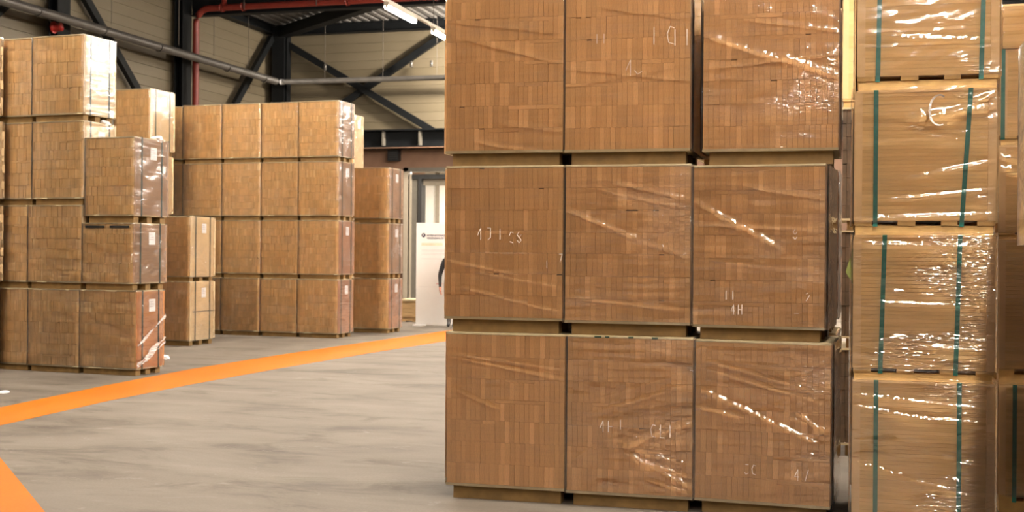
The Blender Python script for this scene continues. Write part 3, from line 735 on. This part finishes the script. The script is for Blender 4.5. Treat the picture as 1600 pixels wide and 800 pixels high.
P2 = (.875, 8.163); g2 = 'sheet packs in the column behind the near corner'
rs('lowest pack of the deeper sheet column, in shadow with a green strap', 0, .8, (0, .112, .797), 41, ((.12, 0), (.8, 0)), P=P2, group=g2, L=.8, res=50)
rs('second pack of the deeper sheet column, film-wrapped and half shaded', -.008, .8, (.798, .9, 1.707), 42, ((.8, 0),), P=P2, group=g2, L=.8, res=50)
rs('third pack of the deeper sheet column with bunched film at its top', -.012, .8, (1.708, 1.751, 2.298), 43, ((.8, 0),), P=P2, group=g2, L=.8, res=50, ridges=((-.4, .52, 0, .42, .012, .02), (-.4, .45, 0, .36, .012, .02)))
rs('fourth pack of the deeper sheet column with a green strap at its edge', -.005, .8, (2.299, 2.357, 2.897), 44, ((.022, 0), (.8, 0)), P=P2, group=g2, L=.8, res=50)
rs('thin pale pack topping the deeper sheet column', 0, .8, (2.898, 2.903, 3.18), 45, (), P=P2, group=g2, L=.8, res=40, guards=False, lay=12)

# near stack whose rear edge shows at the frame border
gn = 'packs in the stack closest to the camera'
for q, yq in enumerate((5.75, 4.46, 3.17, 1.88)):
    for i, (x0, z, sd) in enumerate(((.905, (0, .085, .79), 'side_brown'), (.885, (.791, .875, 1.58), 'side_red'), (.838, (1.581, 1.66, 2.70), 'side_layer'))):
        lab = ('bottom', 'middle', 'crinkled top')[i] + (' pack of the close stack cut off by the frame border', ' pack one stack nearer the camera, out of view', ' pack two stacks nearer the camera, out of view', ' pack three stacks nearer the camera, out of view')[q]
        far_pack(lab, gn, x0+.45, yq, 0, *z, .9, 1.22, var=i, side=sd, face='near_face', label_sheet=False, straps=False)

# column in the gap behind: pale sheets above, strips below
xb, yb = -.10, 10.05; gb = 'packs in the gap between the two big stacks'
sheet_pack('pale yellow sheet pack high up in the dark gap with a green strap', gb, xb+.4, yb, 0, 2.78, 2.85, 3.66, .8, .8, 51, ((.30, 0),), None, lay=8)
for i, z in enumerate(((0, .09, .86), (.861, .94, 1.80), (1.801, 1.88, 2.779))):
    far_pack(('floor', 'second', 'third')[i] + ' dark strip pack down inside the gap between the big stacks', gb, xb+.4, yb, 0, *z, .8, .8, var=i, face='shade_face', side='shade_face', film_on=False, label_sheet=False, straps=False)

# ------------------------------------------------------------------ crate, banner, person, litter
cr = thing('wooden_crate', 'low wooden crate on a pallet beside the gate, next to the banner', 'crate', (-9.7, 26.6, 0))
for yy in (-.28, 0, .28): MB().box(-.34, .34, yy-.05, yy+.05, .02, .10).build('bearer', 'crate', cr)
for xx in (-.28, 0, .28): MB().box(xx-.06, xx+.06, -.35, .35, 0, .02).build('foot_board', 'crate', cr)
MB().box(-.36, .36, -.36, .36, .10, .13).build('base_board', 'crate', cr)
for i in range(4):
    z = .132+i*.085
    MB().box(-.35, .35, -.35, -.33, z, z+.08).build('slat', 'crate', cr); MB().box(.33, .35, -.33, .33, z, z+.08).build('slat', 'crate', cr)
    MB().box(-.35, -.33, -.33, .33, z, z+.08).build('slat', 'crate', cr); MB().box(-.33, .33, .33, .35, z, z+.08).build('slat', 'crate', cr)
MB().box(-.38, .38, -.38, .38, .472, .515).build('lid', 'pale', cr)

bn = thing('display_banner', 'tall white display panel with round navy logo and small print', 'banner', (-9.17, 24.9, 0), R(2))
MB().box(0, 1.3, -.02, .02, .03, 2.235).build('panel', 'white', bn)
for xx in (.02, 1.1): MB().box(xx-.04, xx+.16, -.16, .16, 0, .03).build('foot', 'white', bn)
lg = MB().tube([(.165, -.0202, 1.965), (.165, -.023, 1.965)], .047, 20).build('logo_disc', 'navy', bn)
MB().tube([(.158, -.0232, 1.972), (.158, -.0235, 1.972)], .018, 14).build('logo_ring', 'fade', lg)
def text(body, x, z, size, mat, par):
    cu = D.curves.new('lettering', 'FONT'); cu.body = body; cu.size = size; cu.extrude = .0008
    cu.offset = .0015
    tmp = D.objects.new('tmp', cu); C.objects.link(tmp)
    me = D.meshes.new_from_object(tmp.evaluated_get(bpy.context.evaluated_depsgraph_get())); D.objects.remove(tmp)
    me.materials.clear(); me.materials.append(M[mat]); me.name = 'lettering'
    o = put('lettering', me, par, loc=(x, -.0215, z)); o.rotation_euler = (PI/2, 0, 0); return o
bpy.context.view_layer.update()
text('INTERNATIONALE', .235, 1.945, .052, 'navy', bn); text('VERZENDING BV TRANSPORT', .235, 1.885, .052, 'navy', bn)
MB().box(.12, .60, -.0212, -.0204, 1.74, 1.80).build('print_bar', 'faded_yellow', bn)
m = MB()
for z, x1 in ((1.64, 1.15), (1.615, 1.15), (1.57, 1.15), (1.54, .9), (1.45, .9)): m.box(.12, x1, -.0210, -.0204, z, z+.010)
m.build('print_lines', 'fade', bn, kind='stuff')
MB().box(.46, .60, -.0212, -.0204, .905, .925).build('print_bar', 'pinkprint', bn)
MB().box(.05, 1.25, -.0208, -.0204, .845, .85).build('panel_seam', 'fade', bn)

def person(loc, rz):
    root = thing('person', 'person in dark grey sweater standing before the white panel, mostly hidden', 'person', loc, rz)
    V = []; E_ = []; Rr = []
    def v(p, r, par=None):
        V.append(p); Rr.append(r if isinstance(r, tuple) else (r, r)); i = len(V)-1
        if par is not None: E_.append((par, i))
        return i
    pel = v((0, 0, .96), (.155, .11)); sp1 = v((0, .0, 1.12), (.14, .10), pel); ch = v((0, 0, 1.32), (.165, .115), sp1); nb = v((0, .01, 1.455), (.10, .08), ch)
    nk = v((0, .0, 1.525), .052, nb); hd0 = v((0, -.012, 1.595), (.066, .088), nk); hd1 = v((0, -.002, 1.685), (.084, .108), hd0); hd2 = v((0, .006, 1.765), (.066, .085), hd1)
    v((0, -.105, 1.645), .012, hd0)
    for s in (-1, 1):
        sh = v((s*.165, .01, 1.425), .068, nb); el = v((s*.265, .035, 1.12), .047, sh); wr = v((s*.245, -.04, .865), .030, el)
        pm = v((s*.24, -.055, .80), (.036, .022), wr)
        for k, ln in enumerate((.072, .082, .078, .06)):
            fy = -.085+.022*k
            a = v((s*.24, fy, .76), .0085, pm); b2 = v((s*.225, fy-.004, .76-ln*.5), .008, a); v((s*.205, fy-.004, .76-ln*.85), .0065, b2)
        th = v((s*.225, -.10, .80), .0095, pm); v((s*.205, -.115, .765), .008, th)
        hp = v((s*.095, 0, .90), .092, pel); kn = v((s*.085, -.01, .50), .062, hp); an = v((s*.055, .02, .09), .042, kn); v((s*.055, -.12, .045), (.042, .036), an)
    me = D.meshes.new('body'); me.from_pydata(V, E_, [])
    tmp = D.objects.new('tmp', me); C.objects.link(tmp)
    md = tmp.modifiers.new('skin', 'SKIN')
    for i, sv in enumerate(me.skin_vertices[0].data): sv.radius = Rr[i]; sv.use_root = (i == 0)
    ss = tmp.modifiers.new('sub', 'SUBSURF'); ss.levels = 2; ss.render_levels = 2
    bpy.context.view_layer.update()
    bm_ = D.meshes.new_from_object(tmp.evaluated_get(bpy.context.evaluated_depsgraph_get())); D.objects.remove(tmp)
    bm_.materials.clear()
    for k in ('knit', 'skin', 'trouser', 'shoe'): bm_.materials.append(M[k])
    for f in bm_.polygons:
        c = f.center; f.use_smooth = True
        arm = abs(c.x) > .175 and c.z < 1.3
        f.material_index = 3 if c.z < .085 else (1 if (arm and c.z < .865) or c.z > 1.50 else (0 if c.z > .93 or arm else 2))
    bm_.name = 'body'; put('body', bm_, root)
    bm2 = bmesh.new(); bmesh.ops.create_uvsphere(bm2, u_segments=16, v_segments=10, radius=.1)
    for q in list(bm2.verts):
        if q.co.z < -.02 or (q.co.y < -.05 and q.co.z < .035): bm2.verts.remove(q)
    hm_ = D.meshes.new('hair'); bm2.to_mesh(hm_); bm2.free(); hm_.materials.append(M['hair'])
    h = put('hair', hm_, root, loc=(0, .012, 1.705), scale=(.90, 1.14, 1.12))
    for s in (-1, 1):
        MB().tube([(s*.032, -.088, 1.685), (s*.032, -.095, 1.685)], .011, 8).build('eye', 'shoe', root)
        MB().tube([(s*.078, .0, 1.63), (s*.083, .0, 1.69)], .016, 8).build('ear', 'skin', root)
    MB().bar((-.022, -.089, 1.60), (.022, -.089, 1.60), .012, .008).build('mouth', 'bell', root)
    return root
person((-8.22, 24.5, 0), R(8))

def scrap(label, x, y, sz, seed):
    bm = bmesh.new(); bmesh.ops.create_icosphere(bm, subdivisions=2, radius=sz)
    for q in bm.verts:
        q.co *= 1+.5*noise.noise(q.co*18+Vector((seed, 0, 0))); q.co.z = max(0, q.co.z*.4+sz*.22)
    me = D.meshes.new('paper_scrap'); bm.to_mesh(me); bm.free(); me.materials.append(M['paper'])
    tag(put('paper_scrap', me, loc=(x, y, 0.001)), label, 'litter')
scrap('crumpled white paper scrap lying behind the orange-sided pack', -9.73, 15.75, .10, 1)
scrap('tiny white scrap on the floor at the frame edge by the pale stack', -9.05, 11.45, .05, 4)
